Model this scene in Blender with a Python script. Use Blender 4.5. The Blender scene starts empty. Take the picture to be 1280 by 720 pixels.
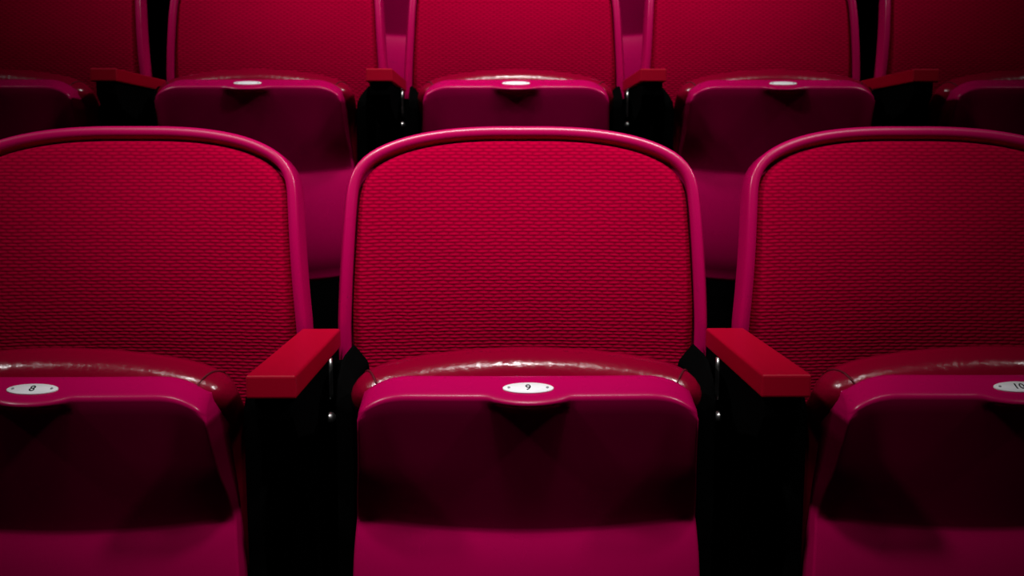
import bpy, bmesh, math
from math import sin, cos, pi, radians
from mathutils import Vector

S = bpy.context.scene
COL = S.collection

# ---------------------------------------------------------------- camera
PITCH = 0.55            # seat spacing in metres
ROW_Y, ROW_Z = 0.963, 0.41
X0 = 0.0285             # centre of the middle seat
cam_d = bpy.data.cameras.new('camera')
cam = bpy.data.objects.new('camera', cam_d); COL.objects.link(cam)
cam.location = (0, 0, 0.865)
cam.rotation_euler = (radians(90 - 7.5), 0, radians(-0.573))
cam_d.sensor_width = 36.0
cam_d.lens = 1200 / 1280 * 36.0
cam_d.clip_start = 0.02
cam_d.dof.use_dof = True
cam_d.dof.focus_distance = 1.2
cam_d.dof.aperture_fstop = 7.0
S.camera = cam

# ---------------------------------------------------------------- world, lights, exposure
w = bpy.data.worlds.new('world'); S.world = w; w.use_nodes = True
bg = w.node_tree.nodes['Background']
bg.inputs[0].default_value = (0.55, 0.5, 0.6, 1); bg.inputs[1].default_value = 0.006

def spot(name, loc, aim, watts, size, blend, radius, colour=(1, .97, .97)):
    d = bpy.data.lights.new(name, 'SPOT')
    d.energy = watts; d.spot_size = radians(size); d.spot_blend = blend
    d.shadow_soft_size = radius; d.color = colour
    o = bpy.data.objects.new(name, d); COL.objects.link(o)
    o.location = loc
    o.rotation_euler = (Vector(aim) - Vector(loc)).to_track_quat('-Z', 'Y').to_euler()
    return o
# a lighting bar high over the stalls: seven lamps trained on the front row, seven on the rows behind
for bx, k in ((-4.2, .80), (-2.8, .10), (-0.9, .16), (0.0, .66), (0.9, .16), (2.8, .10), (4.2, .76)):
    spot('house_spot_light', (bx, -1.0, 5.6), (-0.04, 1.34, 0.95), 1040 * k, 13.9, 1.0, 0.22)
    spot('house_spot_light', (bx + .1, 0.1, 5.7), (0.0, 2.50, 1.25), 900 * k, 19.5, 1.0, 0.22)
vs = S.view_settings
vs.view_transform = 'Standard'; vs.look = 'None'; vs.gamma = 1.0; vs.use_curve_mapping = False
vs.exposure = 0.0

# ---------------------------------------------------------------- materials
def mat(name, col, rough, spec=0.5, noise=None, coat=0.0, metal=0.0, vary=0.0):
    m = bpy.data.materials.new(name); m.use_nodes = True
    nt = m.node_tree; b = nt.nodes['Principled BSDF']
    b.inputs['Base Color'].default_value = (*col, 1)
    b.inputs['Roughness'].default_value = rough
    b.inputs['Specular IOR Level'].default_value = spec
    b.inputs['Coat Weight'].default_value = coat
    b.inputs['Coat Roughness'].default_value = 0.2
    b.inputs['Metallic'].default_value = metal
    tc = nt.nodes.new('ShaderNodeTexCoord')
    if noise:
        sc, st, dist = noise
        n = nt.nodes.new('ShaderNodeTexNoise'); n.inputs['Scale'].default_value = sc; n.inputs['Detail'].default_value = 4
        nt.links.new(tc.outputs['Object'], n.inputs['Vector'])
        bp = nt.nodes.new('ShaderNodeBump'); bp.inputs['Strength'].default_value = st; bp.inputs['Distance'].default_value = dist
        nt.links.new(n.outputs['Fac'], bp.inputs['Height']); nt.links.new(bp.outputs['Normal'], b.inputs['Normal'])
    if vary:
        n2 = nt.nodes.new('ShaderNodeTexNoise'); n2.inputs['Scale'].default_value = 9; n2.inputs['Detail'].default_value = 5
        nt.links.new(tc.outputs['Object'], n2.inputs['Vector'])
        r = nt.nodes.new('ShaderNodeMapRange')
        r.inputs['To Min'].default_value = max(0.02, rough - vary); r.inputs['To Max'].default_value = rough + vary
        nt.links.new(n2.outputs['Fac'], r.inputs['Value']); nt.links.new(r.outputs['Result'], b.inputs['Roughness'])
    return m

M = {}
M['plastic'] = mat('magenta_moulded_plastic', (0.46, 0.0, 0.080), 0.27, 0.30, (900, .08, .0005), vary=0.05)
M['vinyl'] = mat('crimson_vinyl', (0.23, 0.0, 0.017), 0.19, 0.42, (80, .22, .004), vary=0.06)
M['arm'] = mat('red_painted_armrest', (0.38, 0.0, 0.016), 0.38, 0.2, (500, .08, .0006))
M['black'] = mat('black_powder_coat', (0.002, 0.002, 0.002), 0.7, 0.0, (600, .1, .0006))
M['chrome'] = mat('polished_steel', (0.8, 0.78, 0.76), 0.32, 0.5, metal=1.0)
M['plate'] = mat('white_enamel', (0.95, 0.95, 0.97), 0.4, 0.4)
M['ink'] = mat('black_ink', (0.01, 0.01, 0.012), 0.6, 0.2)
M['screw'] = mat('grey_screw', (0.35, 0.35, 0.38), 0.4, 0.5, metal=0.6)
M['carpet'] = mat('black_carpet', (0.002, 0.002, 0.002), 0.95, 0.0, (400, .6, .003))
M['seam'] = mat('dark_seam_thread', (0.10, 0.002, 0.01), 0.6, 0.2)

def fabric():
    m = bpy.data.materials.new('crimson_woven_fabric'); m.use_nodes = True
    nt = m.node_tree; b = nt.nodes['Principled BSDF']
    L = nt.links.new
    def math_(op, a, c=None):
        n = nt.nodes.new('ShaderNodeMath'); n.operation = op
        for i, v in enumerate((a, c)):
            if v is None: continue
            if isinstance(v, (int, float)): n.inputs[i].default_value = v
            else: L(v, n.inputs[i])
        return n.outputs[0]
    tc = nt.nodes.new('ShaderNodeTexCoord')
    nz = nt.nodes.new('ShaderNodeTexNoise'); nz.inputs['Scale'].default_value = 40; nz.inputs['Detail'].default_value = 2
    L(tc.outputs['Object'], nz.inputs['Vector'])
    sp = nt.nodes.new('ShaderNodeSeparateXYZ'); L(tc.outputs['Object'], sp.inputs[0])
    wob = math_('MULTIPLY', math_('SUBTRACT', nz.outputs['Fac'], .5), .55)
    v = math_('ADD', math_('DIVIDE', sp.outputs['Z'], 0.0048), wob)
    row = math_('FLOOR', v)
    shift = math_('MULTIPLY', math_('MODULO', row, 2.0), 0.5)
    u = math_('ADD', math_('ADD', math_('DIVIDE', sp.outputs['X'], 0.0158), shift), wob)
    fu = math_('ABSOLUTE', math_('SINE', math_('MULTIPLY', u, pi)))
    fv = math_('ABSOLUTE', math_('SINE', math_('MULTIPLY', v, pi)))
    h = math_('MULTIPLY', math_('POWER', fu, .7), math_('POWER', fv, .7))
    bp = nt.nodes.new('ShaderNodeBump'); bp.inputs['Strength'].default_value = 0.42; bp.inputs['Distance'].default_value = 0.0022
    L(h, bp.inputs['Height']); L(bp.outputs['Normal'], b.inputs['Normal'])
    ramp = nt.nodes.new('ShaderNodeMix'); ramp.data_type = 'RGBA'
    ramp.inputs[6].default_value = (0.245, 0.0, 0.019, 1); ramp.inputs[7].default_value = (0.42, 0.0, 0.030, 1)
    n3 = nt.nodes.new('ShaderNodeTexNoise'); n3.inputs['Scale'].default_value = 220
    L(tc.outputs['Object'], n3.inputs['Vector'])
    fac = math_('MULTIPLY', h, math_('ADD', math_('MULTIPLY', n3.outputs['Fac'], .6), .7))
    L(fac, ramp.inputs[0]); L(ramp.outputs[2], b.inputs['Base Color'])
    b.inputs['Roughness'].default_value = 0.85
    b.inputs['Specular IOR Level'].default_value = 0.0
    b.inputs['Sheen Weight'].default_value = 0.0
    return m
M['fabric'] = fabric()

# ---------------------------------------------------------------- helpers
def obj(name, me, m, parent=None, smooth=True):
    o = bpy.data.objects.new(name, me); COL.objects.link(o)
    if m: me.materials.clear(); me.materials.append(m)
    if smooth:
        for p in me.polygons: p.use_smooth = True
    if parent: o.parent = parent
    return o

def pydata(name, v, f):
    me = bpy.data.meshes.new(name); me.from_pydata(v, [], f); me.validate()
    bm = bmesh.new(); bm.from_mesh(me)
    bmesh.ops.remove_doubles(bm, verts=bm.verts, dist=1e-6)
    bmesh.ops.recalc_face_normals(bm, faces=bm.faces)
    bm.to_mesh(me); bm.free()
    return me

def box_mesh(name, x0, x1, y0, y1, z0, z1, bev=0.0, seg=3, taper=None):
    bm = bmesh.new()
    bmesh.ops.create_cube(bm, size=1)
    for vv in bm.verts:
        vv.co = Vector(((x0 + x1) / 2 + vv.co.x * (x1 - x0), (y0 + y1) / 2 + vv.co.y * (y1 - y0), (z0 + z1) / 2 + vv.co.z * (z1 - z0)))
        if taper: taper(vv)
    if bev: bmesh.ops.bevel(bm, geom=bm.edges[:], offset=bev, segments=seg, affect='EDGES', profile=.5)
    me = bpy.data.meshes.new(name); bm.to_mesh(me); bm.free()
    return me

def prism_mesh(name, poly_yz, x0, x1, bev=0.004):
    bm = bmesh.new()
    a = [bm.verts.new((x0, y, z)) for y, z in poly_yz]
    b = [bm.verts.new((x1, y, z)) for y, z in poly_yz]
    n = len(a)
    bm.faces.new(a); bm.faces.new(b[::-1])
    for i in range(n): bm.faces.new((a[i], b[i], b[(i + 1) % n], a[(i + 1) % n]))
    bmesh.ops.recalc_face_normals(bm, faces=bm.faces)
    if bev: bmesh.ops.bevel(bm, geom=bm.edges[:], offset=bev, segments=2, affect='EDGES', profile=.5)
    me = bpy.data.meshes.new(name); bm.to_mesh(me); bm.free()
    return me

def catmull(pts, n):
    """closed smooth curve through pts, resampled to n equal steps"""
    m = len(pts); out = []
    for i in range(m):
        p0, p1, p2, p3 = (Vector(pts[(i + k - 1) % m]) for k in range(4))
        # centripetal-ish: plain uniform with modest tension
        for j in range(16):
            t = j / 16
            out.append(0.5 * ((2 * p1) + (p2 - p0) * t + (2 * p0 - 5 * p1 + 4 * p2 - p3) * t * t + (3 * p1 - p0 - 3 * p2 + p3) * t ** 3))
    L = [0]
    for i in range(len(out)): L.append(L[-1] + (out[(i + 1) % len(out)] - out[i]).length)
    res = []; k = 0
    for i in range(n):
        s = L[-1] * i / n
        while L[k + 1] < s: k += 1
        f = (s - L[k]) / max(1e-9, L[k + 1] - L[k])
        res.append(out[k].lerp(out[(k + 1) % len(out)], f))
    return res

def mirror(half):
    return list(half) + [(-x, z) for x, z in reversed(half) if abs(x) > 1e-6]

def inset(curve, d):
    n = len(curve); c = sum(curve, Vector((0, 0))) / n; out = []
    for i in range(n):
        t = (curve[(i + 1) % n] - curve[i - 1]).normalized()
        nn = Vector((-t.y, t.x))
        if nn.dot(c - curve[i]) < 0: nn = -nn
        out.append(curve[i] + nn * d)
    return out

def scaled(curve, s):
    c = sum(curve, Vector((0, 0))) / len(curve)
    return [c + (p - c) * s for p in curve]

def loft(name, rings, mapper):
    """rings: list of (curve, n); both ends closed to a point fan"""
    v = []; f = []; n = len(rings[0][0])
    for cv, off in rings:
        for p in cv: v.append(mapper(p.x, p.y, off))
    for r in range(len(rings) - 1):
        for i in range(n):
            j = (i + 1) % n
            f.append((r * n + i, r * n + j, (r + 1) * n + j, (r + 1) * n + i))
    for r in (0, len(rings) - 1):
        c = sum(rings[r][0], Vector((0, 0))) / n
        v.append(mapper(c.x, c.y, rings[r][1])); k = len(v) - 1
        for i in range(n): f.append((r * n + i, r * n + (i + 1) % n, k))
    return pydata(name, v, f)

def tube(name, pts, r, seg=8):
    v = []; f = []
    for i, p in enumerate(pts):
        p = Vector(p); t = (Vector(pts[min(i + 1, len(pts) - 1)]) - Vector(pts[max(i - 1, 0)])).normalized()
        a = t.orthogonal().normalized(); b = t.cross(a)
        for k in range(seg):
            q = p + (a * cos(2 * pi * k / seg) + b * sin(2 * pi * k / seg)) * r
            v.append(tuple(q))
    for i in range(len(pts) - 1):
        for k in range(seg):
            j = (k + 1) % seg
            f.append((i * seg + k, i * seg + j, (i + 1) * seg + j, (i + 1) * seg + k))
    f.append(tuple(range(seg))); f.append(tuple(range((len(pts) - 1) * seg, len(pts) * seg)))
    return pydata(name, v, f)

def lathe(name, prof, seg=24, axis='Z', origin=(0, 0, 0), sy=1.0):
    """prof: (radius, height) pairs, about an axis through origin"""
    v = []; f = []
    for r, h in prof:
        for k in range(seg):
            a = 2 * pi * k / seg; p = (r * cos(a), r * sin(a) * sy, h)
            if axis == 'X': p = (p[2], p[0], p[1])
            v.append((p[0] + origin[0], p[1] + origin[1], p[2] + origin[2]))
    for i in range(len(prof) - 1):
        for k in range(seg):
            j = (k + 1) % seg
            f.append((i * seg + k, i * seg + j, (i + 1) * seg + j, (i + 1) * seg + k))
    f.append(tuple(range(seg))); f.append(tuple(range((len(prof) - 1) * seg, len(prof) * seg)))
    return pydata(name, v, f)

def empty(name, loc):
    o = bpy.data.objects.new(name, None); COL.objects.link(o); o.location = loc; o.empty_display_size = .1
    return o

def tag(o, label, cat, group=None):
    o['label'] = label; o['category'] = cat
    if group: o['group'] = group

def copy_tree(o, parent=None):
    c = o.copy(); COL.objects.link(c); c.parent = parent
    for ch in list(o.children): copy_tree(ch, c)
    return c

# ---------------------------------------------------------------- the setting: black stepped floor
pts = [(-1.44, -1.0), (-1.44, -ROW_Z * 2)]
for k in range(-2, 3):
    y = 0.487 + ROW_Y * k
    if k > -2: pts.append((y, ROW_Z * k))
    pts.append((y + ROW_Y, ROW_Z * k))
pts += [(0.487 + ROW_Y * 3, -1.0)]
o = obj('floor', prism_mesh('floor', pts, -2.6, 2.6, 0), M['carpet'], smooth=False)
o['kind'] = 'structure'; o['label'] = 'black carpeted steps under the seat rows'

o = obj('wall_back', box_mesh('wall_back', -2.6, 2.6, 0.487 + ROW_Y * 3, 0.487 + ROW_Y * 3 + .15, -1.0, 4.2), M['carpet'], smooth=False)
o['kind'] = 'structure'; o['label'] = 'black wall closing the rows at the back'

# ---------------------------------------------------------------- the tip-up seat
RIMY = 1.052 - 0.016      # front of the pan rim (local y), the row origin lies on the floor below the camera line
ZT = 0.6235                # top of the pan rim

def back_y(x, z):
    zz = max(z, 0.60) - 0.69
    y = 1.341 + 0.95 * zz * zz
    if z < 0.60: y += 0.12 * (0.60 - z)
    return y - 0.034 * (x / 0.25) ** 2

def back_map(x, z, n):
    e = 0.002
    dz = (back_y(x, z + e) - back_y(x, z - e)) / (2 * e)
    dx = (back_y(x + e, z) - back_y(x - e, z)) / (2 * e)
    nn = Vector((dx, -1, dz)).normalized()
    return tuple(Vector((x, back_y(x, z), z)) + nn * n)

OUT = catmull(mirror([(0, .9125), (.055, .912), (.105, .9085), (.150, .901), (.186, .890), (.214, .8755), (.232, .857), (.241, .834), (.2445, .80),
                      (.248, .74), (.2515, .68), (.2540, .63), (.2540, .56), (.247, .50), (.228, .465), (.185, .452), (.08, .45), (0, .45)]), 160)
PAD = catmull(mirror([(0, .8945), (.055, .894), (.105, .890), (.148, .882), (.180, .871), (.204, .857), (.218, .840), (.2245, .815), (.2275, .77),
                      (.2315, .71), (.2345, .66), (.2350, .62), (.2340, .56), (.225, .515), (.203, .49), (.165, .482), (.08, .48), (0, .48)]), 160)

def sstep(t):
    t = max(0.0, min(1.0, t)); return t * t * (3 - 2 * t)

def make_seat():
    root = empty('theatre_seat', (0, 0, 0))
    # back shell: rear panel, rolled rim, recessed face
    rings = [(scaled(OUT, .3), -.030), (scaled(OUT, .6), -.030), (scaled(OUT, .85), -.029), (inset(OUT, .012), -.027), (inset(OUT, .004), -.023), (OUT, -.015), (OUT, .004)]
    rings += [(inset(OUT, .0003), .0068), (inset(OUT, .0012), .0088), (inset(OUT, .0028), .0100), (inset(OUT, .0070), .0106), (inset(OUT, .0108), .0102), (inset(OUT, .0135), .0085), (inset(OUT, .0152), .0055), (inset(OUT, .0160), .0010)]
    rings += [(inset(OUT, .0165), -.006), (inset(OUT, .02), -.014), (scaled(OUT, .8), -.016), (scaled(OUT, .5), -.016), (scaled(OUT, .2), -.016)]
    obj('back_shell', loft('back_shell', rings, back_map), M['plastic'], root)
    rings = [(scaled(PAD, s), -.014) for s in (.2, .5, .8, .95)] + [(inset(PAD, .001), -.013), (PAD, -.001), (inset(PAD, .002), .003), (inset(PAD, .006), .006), (inset(PAD, .013), .0085)]
    for k in range(1, 15):
        s = 1 - k / 15.5
        rings.append((scaled(inset(PAD, .013), s), .0085 + .009 * (1 - s * s)))
    obj('back_pad', loft('back_pad', rings, back_map), M['fabric'], root)

    # seat pan, tipped up: profile (y behind the rim front, z below the rim top, half width)
    prof = [(.038, -.012, .186), (.035, -.001, .187), (.032, .0, .1875), (.026, -.0024, .188), (.019, -.0058, .1885), (.012, -.0092, .189), (.0065, -.0120, .1895), (.0030, -.0142, .190), (.0008, -.0166, .1905), (.0, -.0192, .1908),
            (.0006, -.0216, .1910), (.0014, -.0245, .1912), (.0026, -.0290, .1914), (.0050, -.038, .1920), (.0101, -.057, .1930), (.0155, -.077, .1942), (.0208, -.097, .1956), (.0262, -.117, .1972), (.0316, -.137, .1990), (.0370, -.157, .2006),
            (.0424, -.177, .2018), (.0461, -.191, .2026), (.0474, -.1965, .2030), (.0470, -.2000, .2033), (.0452, -.206, .2038), (.0424, -.216, .2046), (.0394, -.229, .2056), (.0366, -.246, .2066),
            (.0346, -.266, .2074), (.0336, -.290, .2078), (.0342, -.317, .2076), (.0374, -.347, .2067), (.0436, -.377, .2047), (.0530, -.405, .2006), (.0640, -.424, .1950), (.074, -.431, .1890)]
    prof = [(y if z > -.030 else y + .085 * (min(-z, .1965) - .030), z, h) for y, z, h in prof]
    prof[-1] = (.078, -.431, .189)
    NX = 48
    v = []; f = []
    YB = .092
    for i, (py, pz, hw) in enumerate(prof):
        r = min(.010 if pz > -.022 else .0035, max(.002, (YB - py) * .45))
        rim = max(0.0, min(1.0, (-.020 - pz) / .012)) if pz < -.020 else 0.0
        rim = 1 - rim                      # 1 on the rim, 0 on the face below
        low = max(0.0, min(1.0, (-pz - .12) / .07))
        row = []
        # side wall, back to front
        row.append((-hw, YB)); row.append((-hw, (YB + py + r) / 2))
        for a in range(0, 91, 18):
            row.append((-(hw - r) - r * cos(radians(a)), py + r - r * sin(radians(a))))
        n_in = NX
        for k in range(1, n_in):
            row.append((-(hw - r) + 2 * (hw - r) * k / n_in, py))
        row += [(-x, y) for x, y in reversed(row[:2 + 6])]
        for x, y in row:
            ax = abs(x)
            # lip round the number plate
            if ax < .052:
                g = max(0.0, 1 - (ax / .046) ** 2.2)
                if pz >= -.0193: k = max(0.0, min(1.0, (.030 - py) / .030)) ** 1.2
                else: k = max(0.0, 1 - (-.0193 - pz) / .010)
                y -= .0118 * g * k; dzl = -.0045 * g * k
            else: dzl = 0
            z = pz + dzl
            # corners of the rim fall away
            c0 = hw - .060
            if ax > c0 and pz > -.16:
                t = min(1.0, (ax - c0) / .060)
                k = 1.0 if pz > -.0192 else max(0.0, 1 - (-.0192 - pz) / .14)
                z -= (.021 * t ** 2.6) * k
            # smiling crease: the lower bulge rises towards the sides
            z += .015 * (ax / .2) ** 2 * low
            # gentle plan curve of the whole front
            y += .005 * (ax / .19) ** 2 if y < YB - .001 else 0
            v.append((x, RIMY + y, ZT + z))
    n = len(v) // len(prof)
    for i in range(len(prof) - 1):
        for k in range(n - 1):
            f.append((i * n + k, i * n + k + 1, (i + 1) * n + k + 1, (i + 1) * n + k))
    # closed back of the pan
    f.append(tuple(range(n)))
    for i in range(len(prof) - 1):
        f.append((i * n, (i + 1) * n, (i + 1) * n + n - 1, i * n + n - 1))
    f.append(tuple(range((len(prof) - 1) * n, len(prof) * n)))
    obj('seat_pan', pydata('seat_pan', v, f), M['plastic'], root)

    # vinyl cushion behind the pan
    CT = 0.6485
    CU = catmull(mirror([(0, CT), (.06, CT - .0022), (.112, CT - .0078), (.152, CT - .0150), (.180, CT - .0240), (.1985, CT - .0365), (.2075, CT - .055), (.2075, CT - .085), (.2070, CT - .12),
                         (.206, CT - .2), (.203, CT - .29), (.188, CT - .345), (.165, CT - .37), (.09, CT - .38), (0, CT - .38)]), 140)
    R = .037; yc = RIMY + .037 + R
    rings = [(scaled(inset(CU, R), s), -R * 1.0) for s in (.3, .7, .95)]
    for a in range(-90, 91, 12):
        ra = radians(a)
        rings.append((inset(CU, R * (1 - cos(ra))), R * sin(ra)))
    rings += [(scaled(inset(CU, R), s), R + .006 * (1 - s)) for s in (.95, .7, .3)]
    cush = obj('seat_cushion', loft('seat_cushion', rings, lambda x, z, nn: (x, yc + nn + .058 * sstep((CT - z - .045) / .07), z)), M['vinyl'], root)
    # slanting seams where the front band meets the side bands
    for s in (-1, 1):
        pts = []
        for k in range(0, 10):
            a = radians(-78 + 13 * k)
            cv = inset(CU, R * (1 - cos(a)) - .0002)
            tx = .166 + .0035 * k
            cand = sorted((p for p in cv if p.y > CT - .10), key=lambda p: abs(p.x - s * tx))[:2]
            x0_, x1_ = cand[0], cand[1]
            t = 0 if abs(x1_.x - x0_.x) < 1e-6 else (s * tx - x0_.x) / (x1_.x - x0_.x)
            p = x0_.lerp(x1_, max(0, min(1, t)))
            pts.append((p.x, yc + (R + .0002) * sin(a), p.y))
        obj('seam', tube('seam', pts, .0014, 6), M['seam'], cush)

    # black side brackets that carry the back and the seat hinge
    for s in (-1, 1):
        hm = prism_mesh('side_bracket', [(1.150, .26), (1.128, .30), (1.128, .575), (1.142, .602), (1.175, .620), (1.205, .624), (1.275, .624), (1.285, .60), (1.29, .26)],
                        .209 if s > 0 else -.230, .230 if s > 0 else -.209, .004)
        for vv in hm.vertices:          # the inner edge slopes down
            if vv.co.z > .55: vv.co.z -= .30 * max(0, .230 - abs(vv.co.x)) * 4 * (vv.co.z - .55) / .07
        obj('side_bracket', hm, M['black'], root, smooth=False)

    # number plate on the lip
    pl = obj('number_plate', lathe('number_plate', [(.0280, -.0015), (.0285, 0), (.0285, .0008), (.0278, .0013)], 40, sy=.33), M['plate'], root)
    pl.location = (0, RIMY + .0105, ZT - .0093)
    pl.rotation_euler = (radians(24), 0, 0)
    for s in (-1, 1):
        sc = obj('screw', lathe('screw', [(.0016, .0010), (.0016, .0018), (.0010, .0021)], 10, origin=(s * .0215, 0, 0)), M['screw'], pl)
    return root

def number_mesh(txt):
    cu = bpy.data.curves.new('number', 'FONT'); cu.body = txt; cu.size = .0135
    cu.align_x = 'CENTER'; cu.align_y = 'CENTER'; cu.extrude = .0002; cu.offset = .0001
    o = bpy.data.objects.new('number_tmp', cu); COL.objects.link(o)
    dg = bpy.context.evaluated_depsgraph_get(); dg.update()
    me = bpy.data.meshes.new_from_object(o.evaluated_get(dg))
    bpy.data.objects.remove(o); me.name = 'number'
    return me

proto = make_seat()
used = [False]
def place_seat(x, row, label, group, num=None):
    o = proto if not used[0] else copy_tree(proto)
    used[0] = True
    o.location = (x, ROW_Y * row, ROW_Z * row)
    tag(o, label, 'theatre seat', group)
    return o, num

seats = []
WORD = {'8': 'eight', '9': 'nine', '10': 'ten'}
front = [('8', -1), ('9', 0), ('10', 1)]
for num, k in front:
    seats.append(place_seat(X0 + PITCH * k, 0, 'tipped-up crimson theatre seat with number %s on its white plate' % WORD[num], 'front row of tipped-up seats', num))
second = {-2: 'tipped-up seat in the row behind, one beyond the seat right behind number eight',
          -1: 'tipped-up crimson seat in the row right behind seat number eight',
          0: 'tipped-up crimson seat in the row right behind seat number nine',
          1: 'tipped-up crimson seat in the row right behind seat number ten',
          2: 'tipped-up seat in the row behind, one beyond the seat right behind number ten'}
for k in range(-2, 3):
    seats.append(place_seat(X0 + PITCH * k, 1, second[k], 'second row of tipped-up seats'))
third = {-1.5: 'third-row tip-up seat glimpsed beside the second-row seat behind number eight, away from seat nine',
         -.5: 'third-row magenta seat pan seen through the gap between second-row seats behind eight and nine',
         .5: 'third-row magenta seat pan seen through the gap between second-row seats behind nine and ten',
         1.5: 'third-row tip-up seat mostly screened by the second-row seat behind number ten'}
for k in (-1.5, -.5, .5, 1.5):
    seats.append(place_seat(X0 + PITCH * k, 2, third[k], 'third row of tipped-up seats, set half a seat over'))
for o, num in seats:
    if num:
        pl = [c for c in o.children if c.name.startswith('number_plate')][0]
        n = obj('number', number_mesh(num), M['ink'], pl, smooth=False)
        n.location = (0, 0, .0014)
        n['label'] = 'black numeral %s' % num

# ---------------------------------------------------------------- standards with armrests
def make_standard():
    root = empty('armrest_stand', (0, 0, 0))
    def tp(v):
        if v.co.y < 1.1: v.co.x *= 1.02
    obj('armrest', box_mesh('armrest', -.0262, .0262, 1.000, 1.290, .614, .640, .003, 3, tp), M['arm'], root, smooth=False)
    obj('bracket', prism_mesh('bracket', [(1.012, .6145), (1.012, .588), (1.035, .560), (1.10, .545), (1.30, .500), (1.30, .6145)], -.021, .021, .003), M['black'], root, smooth=False)
    obj('upright', prism_mesh('upright', [(1.15, .545), (1.165, .020), (1.285, .020), (1.31, .545)], -.0185, .0185, .004), M['black'], root, smooth=False)
    obj('shade_plate', box_mesh('shade_plate', -.0445, .0445, 1.272, 1.286, .30, .598, .003, 2), M['black'], root, smooth=False)  # added black plate over the lit shell corners, stands in for armrest shade
    obj('foot', box_mesh('foot', -.035, .035, 1.08, 1.37, 0.0, .022, .005, 2), M['black'], root, smooth=False)
    for s in (-1, 1):
        x = s * .0212
        obj('trim_strip', tube('trim_strip', [(x, 1.227, .556), (x, 1.227, .565), (x, 1.227, .60), (x, 1.227, .612)], .0042, 12), M['chrome'], root)
        prof = [(.0085, 0), (.0085, .002), (.0076, .0056), (.0050, .0082), (.0016, .0094)]
        prof = [(r, s * h) for r, h in prof]
        obj('bolt', lathe('bolt', prof, 16, 'X', (s * .0208, 1.215, .535)), M['chrome'], root)
    return root

sp0 = make_standard(); used_s = [False]
def place_stand(x, row, label, group):
    o = sp0 if not used_s[0] else copy_tree(sp0)
    used_s[0] = True
    o.location = (x, ROW_Y * row, ROW_Z * row)
    tag(o, label, 'armrest stand', group)
fl = {-1.5: 'red armrest on black stand at the side of seat eight away from seat nine',
      -.5: 'bright red armrest on black stand between seats eight and nine',
      .5: 'bright red armrest on black stand between seats nine and ten',
      1.5: 'red armrest on black stand at the side of seat ten away from seat nine'}
for k in fl: place_stand(X0 + PITCH * k, 0, fl[k], 'armrest stands of the front row')
sl = {-2.5: 'dark red armrest stand at the far end of the second row, past seat eight',
      -1.5: 'dark red armrest stand in the second row, just outside the seat behind number eight',
      -.5: 'dark red armrest stand between the second-row seats behind seats eight and nine',
      .5: 'dark red armrest stand between the second-row seats behind seats nine and ten',
      1.5: 'dark red armrest stand in the second row, just outside the seat behind number ten',
      2.5: 'dark red armrest stand at the far end of the second row, past seat ten'}
for k in sl: place_stand(X0 + PITCH * k, 1, sl[k], 'armrest stands of the second row')
tl = {-2: 'third-row armrest stand beside the outermost seat on the seat eight side',
      -1: 'third-row armrest stand behind the second-row seat that is behind number eight',
      0: 'third-row armrest stand behind the second-row seat that is behind number nine',
      1: 'third-row armrest stand behind the second-row seat that is behind number ten',
      2: 'third-row armrest stand beside the outermost seat on the seat ten side'}
for k in tl: place_stand(X0 + PITCH * k, 2, tl[k], 'armrest stands of the third row')
